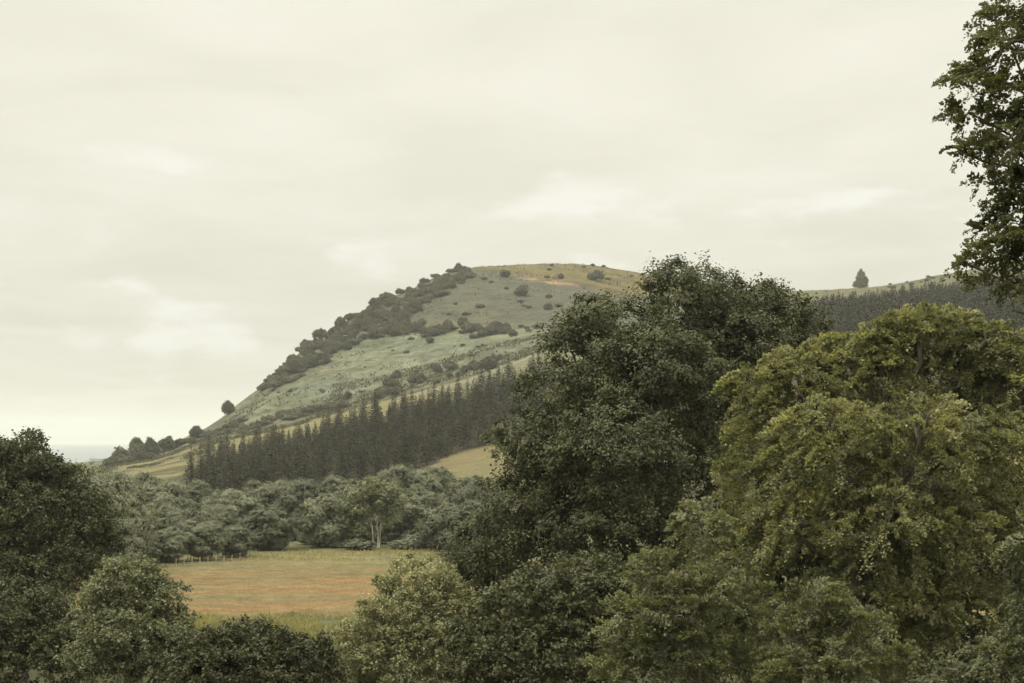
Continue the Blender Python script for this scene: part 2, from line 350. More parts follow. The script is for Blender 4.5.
def frond_crown(rng, lobes, flen, leaf, dens=1.0, nt=14, ml=7, droop=.35, inner=.25, upk=.22):
    """flat layered sprays that reach outward and arch down"""
    P, N, A, T, cent = [], [], [], [], []
    for lc, lr in lobes:
        lc = np.array(lc); lr = np.array(lr); area = 4 * math.pi * np.mean(lr ** 2)
        n = max(6, int(dens * area / (flen * flen * .45)))
        d = lobe_dirs(rng, n, .45); n = len(d)
        fr = np.where(rng.random(n) < inner, rng.uniform(.4, .8, n), rng.uniform(.78, 1.04, n))
        base = lc + lr * d * fr[:, None]
        Lf = flen * rng.uniform(.55, 1.4, n)
        dd = unit(d * np.array([1, 1, .7]) + upk * UP + .35 * rng.normal(0, 1, (n, 3)))
        pn = unit(.75 * UP + .8 * d + .25 * rng.normal(0, 1, (n, 3)))
        w = unit(np.cross(dd, pn)); pn = np.cross(w, dd)
        cent.append(base)
        base = base - dd * Lf[:, None] * .6
        t = np.broadcast_to(np.linspace(.12, 1, nt), (n, nt)) + rng.uniform(-.03, .03, (n, nt))
        s = np.where(np.arange(nt) % 2 == 0, 1., -1.)[None, :, None]
        td = unit(dd[:, None] * .8 + s * w[:, None] * .75 + .22 * rng.normal(0, 1, (n, nt, 3)))
        tl = Lf[:, None] * (.50 - .30 * t) * rng.uniform(.6, 1.25, (n, nt))
        q = rng.uniform(.02, 1, (n, nt, ml))
        p = base[:, None, None] + dd[:, None, None] * (t * Lf[:, None])[:, :, None, None] + td[:, :, None] * (tl[:, :, None] * q)[..., None]
        dist = np.linalg.norm(p - base[:, None, None], axis=-1)
        p[..., 2] -= droop * dist ** 2 / Lf[:, None, None]
        p = p + rng.normal(0, 1, p.shape) * .035 * Lf[:, None, None, None]
        nn = pn[:, None, None] + .45 * rng.normal(0, 1, p.shape)
        aa = td[:, :, None] + .6 * rng.normal(0, 1, p.shape) + np.array([0, 0, -.25])
        tt = np.clip(.4 * rng.random((n, 1, 1)) + .6 * rng.random((n, nt, ml)), 0, 1)
        P.append(p.reshape(-1, 3)); N.append(nn.reshape(-1, 3)); A.append(aa.reshape(-1, 3)); T.append(tt.ravel())
    P = np.concatenate(P); N = np.concatenate(N); A = np.concatenate(A); T = np.concatenate(T)
    L = leaf * rng.uniform(.65, 1.35, len(P)); W = L * rng.uniform(.5, .7, len(P))
    return leaves(P, N, A, L, W, T), np.concatenate(cent)
def limbs(rng, lobes, cent, top, r0, fork, nb=50, twig=.012, sides=7, split=False):
    """tapered trunk, a limb to every lobe and branches on to some clumps"""
    parts = []
    tp = bend(np.zeros(3), np.array(top, float), 0, rng, 9, .02)
    parts.append(tube(tp, np.interp(np.linspace(0, 1, 9), [0, .06, .2, 1], [r0 * 1.5, r0 * 1.15, r0, r0 * .35]), 10))
    lc = np.array([l[0] for l in lobes]); own = [[] for _ in lobes]
    for n_, c in enumerate(lc):
        f = rng.uniform(fork, .95); k = f * 8; i = int(k); p0 = tp[i] + (tp[min(i + 1, 8)] - tp[i]) * (k - i)
        own[n_].append(tube(bend(p0, c, .06, rng, 8), np.linspace(r0 * .42, r0 * .16, 8), sides))
    if len(cent):
        for c in cent[rng.permutation(len(cent))[:nb]]:
            j = np.argmin(np.sum((lc - c) ** 2, 1))
            own[j].append(tube(bend(lc[j], c, .05, rng, 6, .06), np.linspace(r0 * .15, twig, 6), 5))
    if split: return join(parts), [join(q) for q in own]
    return join(parts + [q for w_ in own for q in w_])

def px_lobes(lst, Y, base, depth=1.0):
    """lobes given as (u, v, ru, rv, dy): where each bough of this one tree hangs"""
    out = []
    for (u, v, ru, rv, dy) in lst:
        y = Y + dy; s = y / F
        c = np.array([X(u, y), y, zof(v, y)]) - base
        out.append((c, (ru * s, (ru + rv) * .5 * s * depth, rv * s)))
    return out
def big_tree(name, label, cat, Y, ub, lst, mat, bark, style, seed, r0, topuv, group=None, **kw):
    rng = rngf(seed)
    base = np.array([X(ub, Y), Y, float(H(X(ub, Y), Y)) - .05])
    lobes = px_lobes(lst, Y, base)
    shr = kw.pop('shrink', 1.0); lobes = [(c, tuple(np.array(q) * (shr if max(q) < 100 * Y / F else 1))) for c, q in lobes]
    (V, Q, T), cent = (clump_crown if style == 'clump' else frond_crown)(rng, lobes, **kw)
    gz = H(V[:, 0] + base[0], V[:, 1] + base[1]) - base[2]
    ok = (V[:, 2] > gz + .05).reshape(-1, 4).all(1)
    V = V.reshape(-1, 4, 3)[ok].reshape(-1, 3); T = T.reshape(-1, 4)[ok].ravel(); Q = np.arange(len(V)).reshape(-1, 4)
    t = thing(name, tuple(base), label, cat, group)
    obj('crown', mesh_of('crown', V, Q, mat, tint=T), t)
    top = np.array([X(topuv[0], Y), Y, zof(topuv[1], Y)]) - base
    split = name in ('oak_tree', 'beech_tree', 'overhanging_tree')
    res = limbs(rng, lobes, cent, top, r0, .3, split=split)
    tr = obj('trunk', mesh_of('trunk', *(res[0] if split else res), bark, smooth=True), t)
    for lm in (res[1] if split else []): obj('limb', mesh_of('limb', *lm, bark, smooth=True), tr)
    print(name, 'leaves', len(Q), 'height', round(float(V[:, 2].max()), 1))
    return t

# ------------------------------------------------------------------ foreground trees
big_tree('oak_tree', 'tall dark broad oak in the middle, rising past the hilltop behind it', 'tree', 82, 655,
    [(690, 306, 42, 42, 0), (715, 300, 30, 28, 3), (668, 285, 22, 22, 1), (760, 326, 44, 38, 2), (745, 350, 46, 34, -1), (780, 352, 34, 26, 1), (802, 342, 28, 22, 3), (822, 345, 22, 18, 2), (796, 318, 22, 18, 1), (748, 300, 24, 18, 0), (615, 335, 48, 38, -2), (572, 352, 34, 30, 0), (600, 312, 24, 18, 2),
     (655, 385, 75, 55, -4), (560, 405, 48, 42, -3), (720, 400, 70, 60, 3), (545, 452, 50, 42, -4), (630, 455, 80, 60, -6), (530, 505, 50, 42, -4), (605, 525, 75, 48, -6),
     (497, 545, 40, 30, -4), (700, 480, 70, 70, -1), (660, 560, 80, 50, -4), (640, 420, 90, 90, 5), (590, 500, 70, 60, 5), (560, 570, 50, 40, 0), (470, 560, 22, 24, -3), (484, 568, 34, 22, -2), (468, 596, 28, 26, -3), (700, 338, 30, 24, 1), (722, 345, 26, 22, 0)],
    M_OAK, B_DARK, 'clump', 11, .36, (672, 330), clump_r=.78, leaf=.155, dens=.50, ns=16, nl=14, align=.45, nrand=.5, stray=.22, shrink=.93)

big_tree('beech_tree', 'large spreading yellow-green beech at right with layered drooping boughs', 'tree', 55, 900,
    [(925, 320, 40, 26, 0), (900, 330, 36, 26, 0), (950, 325, 40, 26, 1), (1015, 338, 40, 26, 1), (870, 345, 36, 28, 0), (985, 340, 40, 28, 0), (890, 350, 40, 32, 1), (975, 350, 46, 30, 1), (1025, 356, 46, 32, 0), (840, 356, 44, 32, 1), (795, 366, 40, 30, 0), (755, 384, 32, 30, 0), (960, 375, 60, 48, 1), (1015, 375, 55, 45, 0), (870, 380, 55, 48, 0), (800, 395, 58, 48, 0), (762, 430, 42, 50, 0), (830, 440, 70, 55, -3), (920, 440, 75, 60, -3), (1000, 455, 70, 60, -2),
     (745, 490, 36, 48, 0), (800, 510, 60, 50, -3), (885, 525, 75, 55, -4), (970, 535, 75, 55, -3), (1040, 540, 60, 60, 0), (860, 600, 80, 55, -3), (960, 620, 80, 60, -3), (740, 560, 50, 50, 0), (780, 630, 70, 55, 0), (890, 470, 110, 100, 4), (1090, 440, 70, 80, 0)],
    M_BEECH, B_BEECH, 'frond', 21, .42, (900, 420), flen=1.0, leaf=.115, dens=1.55, nt=15, ml=8, droop=.5, shrink=.89, inner=.10, upk=.36)

big_tree('young_beech', 'low yellow-green beech leaning out under the dark oak, left of the large beech', 'tree', 46, 690,
    [(700, 530, 34, 36, 0), (665, 575, 40, 30, 0), (700, 600, 45, 40, -1), (635, 615, 36, 30, -1), (680, 650, 55, 40, -1), (620, 665, 32, 32, -1), (740, 610, 40, 50, 1), (732, 668, 44, 28, 1)],
    M_YOUNG, B_BEECH, 'frond', 22, .16, (690, 560), flen=.75, leaf=.10, dens=1.5, nt=13, ml=8, droop=.32, shrink=.88, inner=.12, upk=.42)

big_tree('young_beech', 'low yellow-green beech at the bottom edge in front of the large beech trunk', 'tree', 43, 830,
    [(815, 600, 40, 30, 0), (790, 640, 38, 34, 0), (850, 630, 44, 36, 0), (820, 670, 60, 34, -1), (890, 665, 40, 30, 1)],
    M_YOUNG, B_BEECH, 'frond', 23, .14, (825, 620), flen=.7, leaf=.095, dens=1.45, nt=13, ml=8, droop=.32, shrink=.88, inner=.12, upk=.42)

big_tree('overhanging_tree', 'tall tree at the right edge whose leafy boughs hang against the sky', 'tree', 31, 1200,
    [(1010, 40, 38, 20, 0), (985, 72, 36, 16, .4), (958, 78, 20, 10, 0), (968, 112, 28, 14, .2), (1000, 112, 34, 18, .4), (957, 148, 18, 8, 0), (964, 262, 16, 9, 0), (990, 275, 26, 14, .3), (1000, 20, 30, 20, .4), (1000, 180, 28, 16, .2), (1020, 208, 30, 22, 0), (994, 226, 26, 13, .3), (1016, 234, 34, 18, -.2), (1030, 90, 50, 28, 0), (978, 145, 30, 12, 0), (1015, 140, 40, 24, -.5), (1030, 185, 34, 26, .3), (1005, 205, 22, 14, 0), (1000, 250, 34, 18, 0), (1030, 250, 34, 30, .5), (1025, 285, 30, 16, 0),
     (1075, 120, 60, 70, 0), (1085, 235, 60, 60, 0), (1060, -20, 70, 50, 0), (1160, 20, 90, 90, 1), (1180, 180, 100, 100, 1), (1150, -120, 90, 80, 0)],
    M_OVER, B_DARK, 'frond', 31, .13, (1180, -60), flen=.5, leaf=.072, dens=1.05, shrink=.92, nt=13, ml=6, droop=.25, inner=.2)

big_tree('hornbeam_bush', 'pale rounded bush cut off by the right edge in front of the beech', 'bush', 41, 1048,
    [(1040, 548, 38, 30, 0), (1050, 600, 44, 36, 0), (1060, 650, 60, 50, 0), (1000, 665, 40, 34, 0), (960, 680, 36, 26, 1)],
    M_ROUND, B_BEECH, 'frond', 24, .12, (1048, 560), flen=.45, leaf=.09, dens=.9, nt=12, ml=7, droop=.5)

big_tree('dark_bush', 'dark leafy bush at the bottom edge directly below the oak', 'bush', 66, 540,
    [(520, 618, 46, 34, 0), (575, 610, 48, 32, 0), (625, 612, 36, 34, 1), (555, 592, 36, 26, 2), (600, 586, 38, 26, 3), (640, 588, 36, 30, 4), (575, 578, 30, 18, 5), (545, 660, 80, 40, -1), (480, 655, 36, 40, 0), (610, 650, 40, 40, 0)],
    M_DARK, B_DARK, 'clump', 41, .14, (540, 630), clump_r=.45, leaf=.17, dens=.5, ns=11, nl=8)

big_tree('pale_willow', 'pale yellowish-grey willow shrub between the hay meadow and the oak', 'shrub', 74, 405,
    [(420, 590, 40, 30, 0), (440, 620, 42, 34, 0), (395, 622, 36, 30, -1), (368, 650, 36, 32, -1), (420, 660, 60, 38, -1), (348, 675, 28, 24, 0), (470, 660, 30, 40, 1)],
    M_PALE, B_PALE, 'clump', 42, .12, (405, 620), clump_r=.34, leaf=.125, dens=.55, ns=10, nl=7, spread=.22, stray=.2)

big_tree('pale_willow', 'small pale yellow bush showing through the gap under the oak boughs', 'shrub', 105, 512,
    [(512, 592, 26, 16, 0), (530, 605, 22, 16, 0), (495, 608, 20, 16, 0)],
    M_PALE, B_PALE, 'clump', 43, .08, (512, 600), clump_r=.34, leaf=.16, dens=.4, ns=9, nl=7)

big_tree('thorn_tree', 'dark thicket tree showing only through gaps low in the large beech', 'tree', 92, 800,
    [(760, 560, 60, 70, 0), (830, 560, 60, 70, 0), (800, 480, 70, 70, 2), (720, 610, 50, 60, 0), (880, 600, 60, 70, 0), (690, 640, 50, 50, 0)],
    M_DARK, B_DARK, 'clump', 61, .2, (800, 520), clump_r=.75, leaf=.30, dens=.5, ns=9, nl=7)
big_tree('thorn_tree', 'dark thicket tree behind the right half of the large beech', 'tree', 96, 970,
    [(940, 480, 60, 70, 0), (1010, 470, 70, 70, 0), (960, 570, 80, 80, 0), (1050, 570, 70, 80, 0), (900, 620, 60, 60, 0)],
    M_DARK, B_DARK, 'clump', 62, .2, (970, 500), clump_r=.75, leaf=.30, dens=.5, ns=9, nl=7)
big_tree('dark_tree', 'tall dark tree at the left edge with a rounded top above the horizon', 'tree', 96, 20,
    [(28, 458, 28, 26, 0), (5, 480, 36, 32, 0), (52, 488, 32, 26, 0), (20, 520, 50, 34, -2), (72, 525, 38, 34, -1), (-30, 500, 40, 50, 0), (95, 560, 26, 36, 0), (40, 570, 55, 42, -3), (-10, 580, 50, 50, -2), (20, 500, 50, 60, 3), (100, 515, 16, 24, 1)],
    M_DARK, B_DARK, 'clump', 51, .36, (20, 490), clump_r=.58, leaf=.18, dens=.48, ns=12, nl=9, shrink=.9, stray=.25)
big_tree('dark_tree', 'dark spreading tree in the bottom left corner in front of the tall one', 'tree', 76, 10,
    [(15, 615, 50, 34, 0), (60, 630, 46, 36, 0), (-20, 650, 50, 50, 0), (40, 665, 60, 40, -1), (85, 660, 36, 40, 1)],
    M_DARK, B_DARK, 'clump', 52, .22, (15, 630), clump_r=.48, leaf=.15, dens=.48, ns=12, nl=9, shrink=.9, stray=.25)
big_tree('round_tree', 'small rounded mid-green tree beside the hay meadow, in front of the dark tree', 'tree', 68, 132,
    [(128, 588, 38, 30, 0), (150, 605, 34, 30, 0), (102, 612, 32, 30, 0), (140, 635, 48, 32, -1), (172, 635, 26, 24, 0), (110, 655, 40, 36, -1), (160, 665, 40, 30, 0)],
    M_ROUND, B_DARK, 'clump', 53, .16, (132, 610), clump_r=.42, leaf=.135, dens=.5, ns=12, nl=9, flat=.6, shrink=.92, stray=.2)
big_tree('meadow_bush', 'low dark-green bush along the bottom edge below the hay meadow', 'bush', 62, 258,
    [(255, 652, 40, 28, 0), (220, 660, 36, 28, 0), (290, 660, 36, 28, 0), (320, 672, 24, 22, 0), (250, 678, 70, 30, -1), (195, 675, 28, 22, 0)],
    M_DARK, B_DARK, 'clump', 54, .10, (258, 655), clump_r=.36, leaf=.14, dens=.5, ns=11, nl=8, stray=.25)

# ------------------------------------------------------------------ trees across the meadow
def proto_broad(seed, mat, bark, h=11., w=8.5, leaf=.42, clump=.75, lo=.16, dens=.36, ns=8, nl=6, nlobe=9):
    rng = rngf(seed); lobes = []
    zc0 = h * (.5 + lo / 2); rz0 = h * (.5 - lo / 2)
    lobes.append(((0, 0, zc0), (w * .36, w * .36, rz0 * .78)))
    for k in range(nlobe + 4):
        f = (k + .5) / (nlobe + 4); a = k * 2.4 + rng.uniform(-.35, .35); zz = -.95 + 1.92 * f; q = math.sqrt(max(.02, 1 - min(.98, zz) ** 2))
        s = rng.uniform(.17, .25); rr = w * (.5 - s * .8) * q * rng.uniform(.85, 1.08)
        lobes.append(((math.cos(a) * rr, math.sin(a) * rr, zc0 + (rz0 - w * s * .75) * zz * rng.uniform(.92, 1.03)), (w * s, w * s, w * s * .85)))
    (V, Q, T), cent = clump_crown(rng, lobes, clump, leaf, dens, ns, nl, stray=.05, align=1.2, flat=.85, nrand=.45)
    ok = (V[:, 2] > .05).reshape(-1, 4).all(1)
    V = V.reshape(-1, 4, 3)[ok].reshape(-1, 3); T = T.reshape(-1, 4)[ok].ravel(); Q = np.arange(len(V)).reshape(-1, 4)
    V[:, 2] *= h / V[:, 2].max()
    Vt, Qt = limbs(rng, lobes, cent, (0, 0, h * .75), h * .022, .25, 14)
    return mesh_of('crown', V, Q, mat, tint=T), mesh_of('trunk', Vt, Qt, bark, smooth=True)
ROW = [proto_broad(100 + k, M_ROW, B_DARK, h=9., w=8.4, lo=[-.08, -.05, .02][k % 3], clump=.62, leaf=.21, dens=.55, ns=12, nl=12) for k in range(6)]
def place(name, protos, i, u0, u1, vtop, Y, label, cat, group, h0=9., w0=8.2, seed=0):
    r = random.Random(int(u0 * 7 + vtop * 13 + seed)); u = (u0 + u1) / 2
    x = X(u, Y); z = float(H(x, Y)) - .05; h = zof(vtop, Y) - z; w = (u1 - u0) * Y / F * 1.14
    sz = h / h0; sx = min(max(w / w0, sz * .85), sz * (1.22 if h0 > 4 else 2))
    t = thing(name, (x, Y, z), label, cat, group, r.uniform(0, 6.28), (sx, sx * r.uniform(.95, 1.1), sz))
    cr, tr = protos[i % len(protos)]
    obj('crown', cr, t); obj('trunk', tr, t)
    return t
G1 = 'trees along the far edge of the hay meadow'
row = [
 (112, 152, 524, 233, 'low dome-shaped tree at the hidden left corner of the hay meadow'),
 (144, 188, 525, 235, 'low dome-shaped tree where the visible left corner of the meadow begins'),
 (182, 222, 518, 239, 'low dome-shaped tree behind the left fence posts of the meadow'),
 (216, 252, 522, 246, 'low dome-shaped tree behind the last fence posts, before the bare bank'),
 (150, 186, 500, 262, 'mid-height tree wedged behind the low domes at the meadow corner'),
 (198, 236, 503, 268, 'mid-height tree wedged behind the low domes along the fence'),
 (352, 386, 508, 277, 'dark low tree directly behind the birch stems'),
 (376, 408, 510, 276, 'dark low tree just right of the birch stems, in shade'),
 (330, 358, 512, 274, 'low tree filling the space left of the birch stems'),
 (243, 293, 503, 262, 'round tree at the right end of the left clump, nearest the bare meadow bank'),
 (168, 212, 507, 256, 'dome-shaped tree behind and the row of low domes on the meadow edge'),
 (208, 260, 487, 278, 'round tree behind and left of the round one by the meadow bank'),
 (138, 188, 479, 292, 'darker tall round tree at the back left of the clump across the meadow'),
 (181, 223, 478, 304, 'tree as tall as the back left one, just right of it across the meadow'),
 (243, 294, 478, 296, 'back row tree directly above the round one by the meadow bank'),
 (270, 308, 475, 315, 'narrow tree partly hidden in the back row between the two meadow clumps'),
 (124, 164, 470, 330, 'brownish tree below the straw-coloured strip, behind the left clump'),
 (283, 318, 476, 292, 'slim tree at the left end of the right clump across the meadow'),
 (304, 346, 492, 268, 'dark tree foliaged to the ground left of the white-stemmed birch'),
 (317, 374, 473, 292, 'wide-topped tree rising behind the birch and the dark tree left of it'),
 (376, 421, 461, 318, 'highest back tree of the right clump, just below the conifers'),
 (396, 446, 486, 275, 'dense dark round tree right of the white-stemmed birch'),
 (411, 457, 464, 330, 'back tree of the right clump beside the yellow pasture patch'),
 (444, 492, 473, 288, 'pale grey-green tree at the right end of the clump, by the oak'),
 (424, 470, 502, 262, 'low tree half hidden behind the pale willow and the oak'),
 (455, 500, 498, 250, 'low tree in the dark hollow where the clump meets the oak boughs'),
]
for k, (u0, u1, vt, Y, lab) in enumerate(row):
    place('broadleaf_tree', ROW, k, u0, u1, vt, Y, lab, 'tree', G1)
left = [
 (34, 66, 452, 190, 'greyish tree top showing just right of the tall dark tree at left'),
 (58, 102, 457, 215, 'grey-green tree with a rounded top under the far plain, left'),
 (88, 132, 468, 250, 'sloping grey-green tree between the far plain and the left clump'),
 (100, 142, 490, 226, 'tree in the shade between the tall dark tree and the meadow clump'),
 (90, 136, 515, 205, 'low tree behind the tall dark tree, at the left end of the meadow'),
 (-20, 22, 433, 150, 'pale grey tree top at the left edge behind the tall dark tree'),
]
for k, (u0, u1, vt, Y, lab) in enumerate(left):
    place('broadleaf_tree', ROW, k + 2, u0, u1, vt, Y, lab, 'tree', 'trees behind the dark tree at left')
# birch with white stems
def birch():
    rng = rngf(77); h = 11.; Y = 266; u = 377
    lobes = [((-.6, 0, 9.2), (2.0, 1.9, 1.5)), ((1.4, .5, 8.4), (1.9, 1.9, 1.5)), ((-2.4, .3, 7.6), (1.9, 1.8, 1.3)), ((-3.6, .6, 5.8), (1.6, 1.6, 1.2)), ((0, 1.6, 7), (2.6, 1.6, 1.8)), ((2.4, .8, 6.8), (1.5, 1.5, 1.1)), ((-2.2, -.6, 5.6), (1.4, 1.2, 1.1)), ((1.9, -.2, 5.4), (1.3, 1.2, 1.0)), ((2.6, .6, 4.0), (1.2, 1.2, 1.0)), ((-2.4, .4, 3.2), (1.2, 1.2, 1.0)), ((-.2, -.9, 7.4), (1.7, 1.2, 1.3)), ((-3.6, 1.2, 4.0), (1.2, 1.4, 1.2))]
    (V, Q, T), cent = clump_crown(rng, lobes, .6, .33, .42, 9, 6, spread=.2)
    x = X(u, Y); z = float(H(x, Y)); sc = (zof(479, Y) - z) / 10.7
    t = thing('birch_tree', (x, Y, z), 'light green birch with three white stems standing at the far meadow edge', 'tree', None, 0, (sc, sc, sc))
    obj('crown', mesh_of('crown', V, Q, M_BIRCH, tint=T), t)
    for (bx, tx, ty, tz) in ((-.9, -1.1, .2, 8), (.1, .35, .3, 9), (.5, .8, .4, 7.6)):
        p = bend(np.array([bx * .6, 0, -.1]), np.array([tx, ty, tz]), 0, rng, 9, .02)
        Vt, Qt = join([tube(p, np.linspace(.14, .05, 9), 7)] + [tube(bend(p[5], p[5] + np.array([rng.uniform(-1.6, 1.6), .3, 1.8]), .05, rng, 5), np.linspace(.06, .02, 5), 5) for _ in range(3)])
        obj('trunk', mesh_of('trunk', Vt, Qt, B_PALE, smooth=True), t)
birch()

# shrubs at the foot of the far trees
sb = proto_broad(150, M_ROW, B_DARK, h=3., w=4., leaf=.3, clump=.45, lo=.02, dens=.5)
for (u0, u1, vt, Y, lab) in [(345, 372, 538, 262, 'low shrub at the foot of the birch, left of its stems'), (325, 352, 541, 266, 'low shrub below the dark tree beside the birch'), (392, 420, 538, 264, 'low shrub at the foot of the dense tree right of the birch'), (300, 322, 530, 275, 'low shrub filling the gap between the two clumps across the meadow'), (282, 304, 532, 285, 'low shrub on the bank at the gap between the two clumps'), (402, 440, 530, 268, 'low spreading shrub under the dense tree, beside the pale willow'), (440, 480, 530, 262, 'low shrub under the trees where the clump meets the oak')]:
    place('low_shrub', [sb], 0, u0, u1, vt, Y, lab, 'shrub', 'low shrubs under the meadow edge trees', 3., 4.2)

# ------------------------------------------------------------------ conifers
def conifer_mesh(seed, h=12., R=2.9, nz=24, lod=1):
    rng = rngf(seed); P, N, A, L, T = [], [], [], [], []
    for k in range(nz):
        f = (k + .3) / nz; z = h * (.06 + .94 * f); r = R * (1 - f) ** .76 * rng.uniform(.7, 1.2) + .06
        nb = 8 if f < .7 else 5; a0 = rng.uniform(0, 6.28)
        for b in range(nb):
            a = a0 + b * 6.283 / nb + rng.uniform(-.25, .25); rb = r * rng.uniform(.7, 1.15)
            d = np.array([math.cos(a), math.sin(a), 0])
            m = max(1, int(rb / .42 / lod))
            for q in range(m):
                t = (q + .6) / m
                p = d * rb * t + np.array([0, 0, z - .28 * rb * t * t + .1 * rb * t]) + rng.normal(0, .07, 3)
                P.append(p); N.append(UP * .8 + d * .35 + rng.normal(0, .35, 3)); A.append(d + rng.normal(0, .5, 3) + np.array([0, 0, -.2])); L.append(rng.uniform(.5, .95) * lod * min(1, .45 + rb)); T.append(rng.random())
    P.append(np.array([0, 0, h])); N.append(np.array([1., 0, 0])); A.append(UP); L.append(.9); T.append(.6)
    P = np.array(P); L = np.array(L)
    V, Q, T = leaves(P, np.array(N), np.array(A), L, L * .55, np.array(T))
    Vt, Qt = tube(np.array([[0, 0, -.2], [0, 0, h * .5], [0, 0, h * .97]]), [.16, .1, .03], 6)
    n = len(Q); V2 = np.concatenate([V, Vt]); Q2 = np.concatenate([Q, Qt + len(V)])
    return mesh_of('conifer', V2, Q2, [M_CON, B_DARK], tint=np.concatenate([T, np.zeros(len(Vt))]), mat_idx=[0] * n + [1] * len(Qt))
CON = [conifer_mesh(200 + k, 12, 2.8 + .5 * (k % 3)) for k in range(6)]
r = random.Random(5)
def conifer(x, y, h, label, group, k):
    o = obj('conifer', CON[k % 6]); tag(o, label, 'conifer', group)
    o.location = (x, y, float(H(x, y)) - .1); s = h / 12
    o.rotation_euler = (0, 0, r.uniform(0, 6.28)); o.scale = (s * r.uniform(1.0, 1.35),) * 2 + (s,)
    return o
cands = []
for row_ in range(13):
    Y = 515 + row_ * 20.0
    u = 184 + r.uniform(0, 8)
    while u < 556:
        step = r.uniform(11, 18) * (600 / Y)
        if Y > np.interp(u, [400, 440, 470], [510, 545, 566]): cands.append((u + r.uniform(-4, 4), Y + r.uniform(-7, 7)))
        u += step * (1.12 if Y < 700 else .85)
n_con = 0
for k, (u, Y) in enumerate(cands):
    if u < 188 + (Y - 515) * .08 or n_con > 296: continue
    x = X(u, Y); h = r.choice([8, 10, 11, 12, 12.5, 13.5, 15]) + (.4 if Y > 690 else 0) * r.uniform(.95, 1.08)
    if u < 225: h *= .85
    if Y > 715: lab = 'dark conifer in the back row of the plantation, against the straw-coloured strip'
    elif Y < (545 if u < 400 else 600): lab = 'dark conifer in the front row of the plantation, above the meadow trees'
    elif u < 330: lab = 'dark conifer inside the left half of the hillside plantation'
    else: lab = 'dark conifer inside the right half of the hillside plantation'
    conifer(x, Y, h, lab, 'conifers of the plantation below the hill', k); n_con += 1
print('cands', len(cands))
conifer(X(191, 640), 640, 13.5, 'tall pointed conifer at the left end of the plantation, apart from the rest', None, 1)
conifer(X(279, 738), 738, 10.5, 'slim conifer poking up alone into the straw-coloured strip', None, 2)
# the forest on the right-hand ridge reads as one mass
FC = []
for k in range(4):
    me = conifer_mesh(260 + k, 12, 2.9, 12, 2)
    nv = len(me.vertices); V = np.zeros(nv * 3, np.float32); me.vertices.foreach_get('co', V)
    T = np.zeros(nv, np.float32); me.attributes['tint'].data.foreach_get('value', T)
    nq = len(me.polygons); Q = np.zeros(nq * 4, np.int32); me.loops.foreach_get('vertex_index', Q)
    mi = np.zeros(nq, np.int32); me.polygons.foreach_get('material_index', mi)
    FC.append((V.reshape(-1, 3), Q.reshape(-1, 4), T, mi)); bpy.data.meshes.remove(me)
Vs, Qs, Ts, Ms, off = [], [], [], [], 0
Y = 740.; m_con = 0
while Y < 1125:
    u = 800 + r.uniform(0, 8)
    while u < 1120:
        uu, yy = u + r.uniform(-3, 3), Y + r.uniform(-4, 4); x = X(uu, yy)
        lim = float(np.interp(uu, [800, 835, 870, 910, 950, 1024], [1000, 1040, 1060, 1075, 1090, 1110]))
        if yy < lim:
            V, Q, T, mi = FC[m_con % 4]; a = r.uniform(0, 6.28); h = r.uniform(8.5, 14.5) / 12; wd = h * r.uniform(.95, 1.3)
            ca, sa = math.cos(a), math.sin(a)
            Vs.append(np.stack([(V[:, 0] * ca - V[:, 1] * sa) * wd + x, (V[:, 0] * sa + V[:, 1] * ca) * wd + yy, V[:, 2] * h + float(H(x, yy)) - .1], -1))
            Qs.append(Q + off); off += len(V); Ts.append(np.clip(T * .7 + r.uniform(-.1, .4), 0, 1)); Ms.append(mi); m_con += 1
        u += r.uniform(7, 12)
    Y += 8.5
fo = obj('conifer_forest', mesh_of('conifer_forest', np.concatenate(Vs), np.concatenate(Qs), [M_CON, B_DARK], tint=np.concatenate(Ts), mat_idx=np.concatenate(Ms)))
fo['kind'] = 'stuff'; fo['label'] = 'dark conifer forest covering the right-hand ridge below its pale crest'; fo['category'] = 'forest'
# ------------------------------------------------------------------ trees and scrub on the hill
def hill_tree_mesh(seed, h=8., w=8.5, lo=.1):
    rng = rngf(seed)
    lobes = []
    for k in range(8):
        a = k * 2.4 + rng.uniform(-.5, .5); rr = w * .36 * math.sqrt((k + .4) / 8); s = rng.uniform(.12, .22)
        top = h * (1 - .30 * (rr / (w * .36)) ** 2) * rng.uniform(.72, 1.05)
        rz = max(w * s * .8, top * .42)
        lobes.append(((math.cos(a) * rr, math.sin(a) * rr, top - rz), (w * s, w * s, rz)))
    (V, Q, T), _ = clump_crown(rng, lobes, .6, .5, .5, 7, 5, align=.5, spread=.32, stray=.2)
    ok = (V[:, 2] > .05).reshape(-1, 4).all(1); V = V.reshape(-1, 4, 3)[ok].reshape(-1, 3); T = T.reshape(-1, 4)[ok].ravel(); Q = np.arange(len(V)).reshape(-1, 4)
    V[:, 2] *= h / V[:, 2].max()
    Vt, Qt = tube(np.array([[0, 0, -.3], [.1, 0, h * .4], [0, .1, h * .8]]), [.22, .16, .05], 6)
    n = len(Q)
    return mesh_of('hill_tree', np.concatenate([V, Vt]), np.concatenate([Q, Qt + len(V)]), [M_HILL, B_DARK], tint=np.concatenate([T, np.zeros(len(Vt))]), mat_idx=[0] * n + [1] * len(Qt))
HT = [hill_tree_mesh(300 + k) for k in range(6)]
HB = [hill_tree_mesh(320 + k, 3.2, 6.2) for k in range(4)]
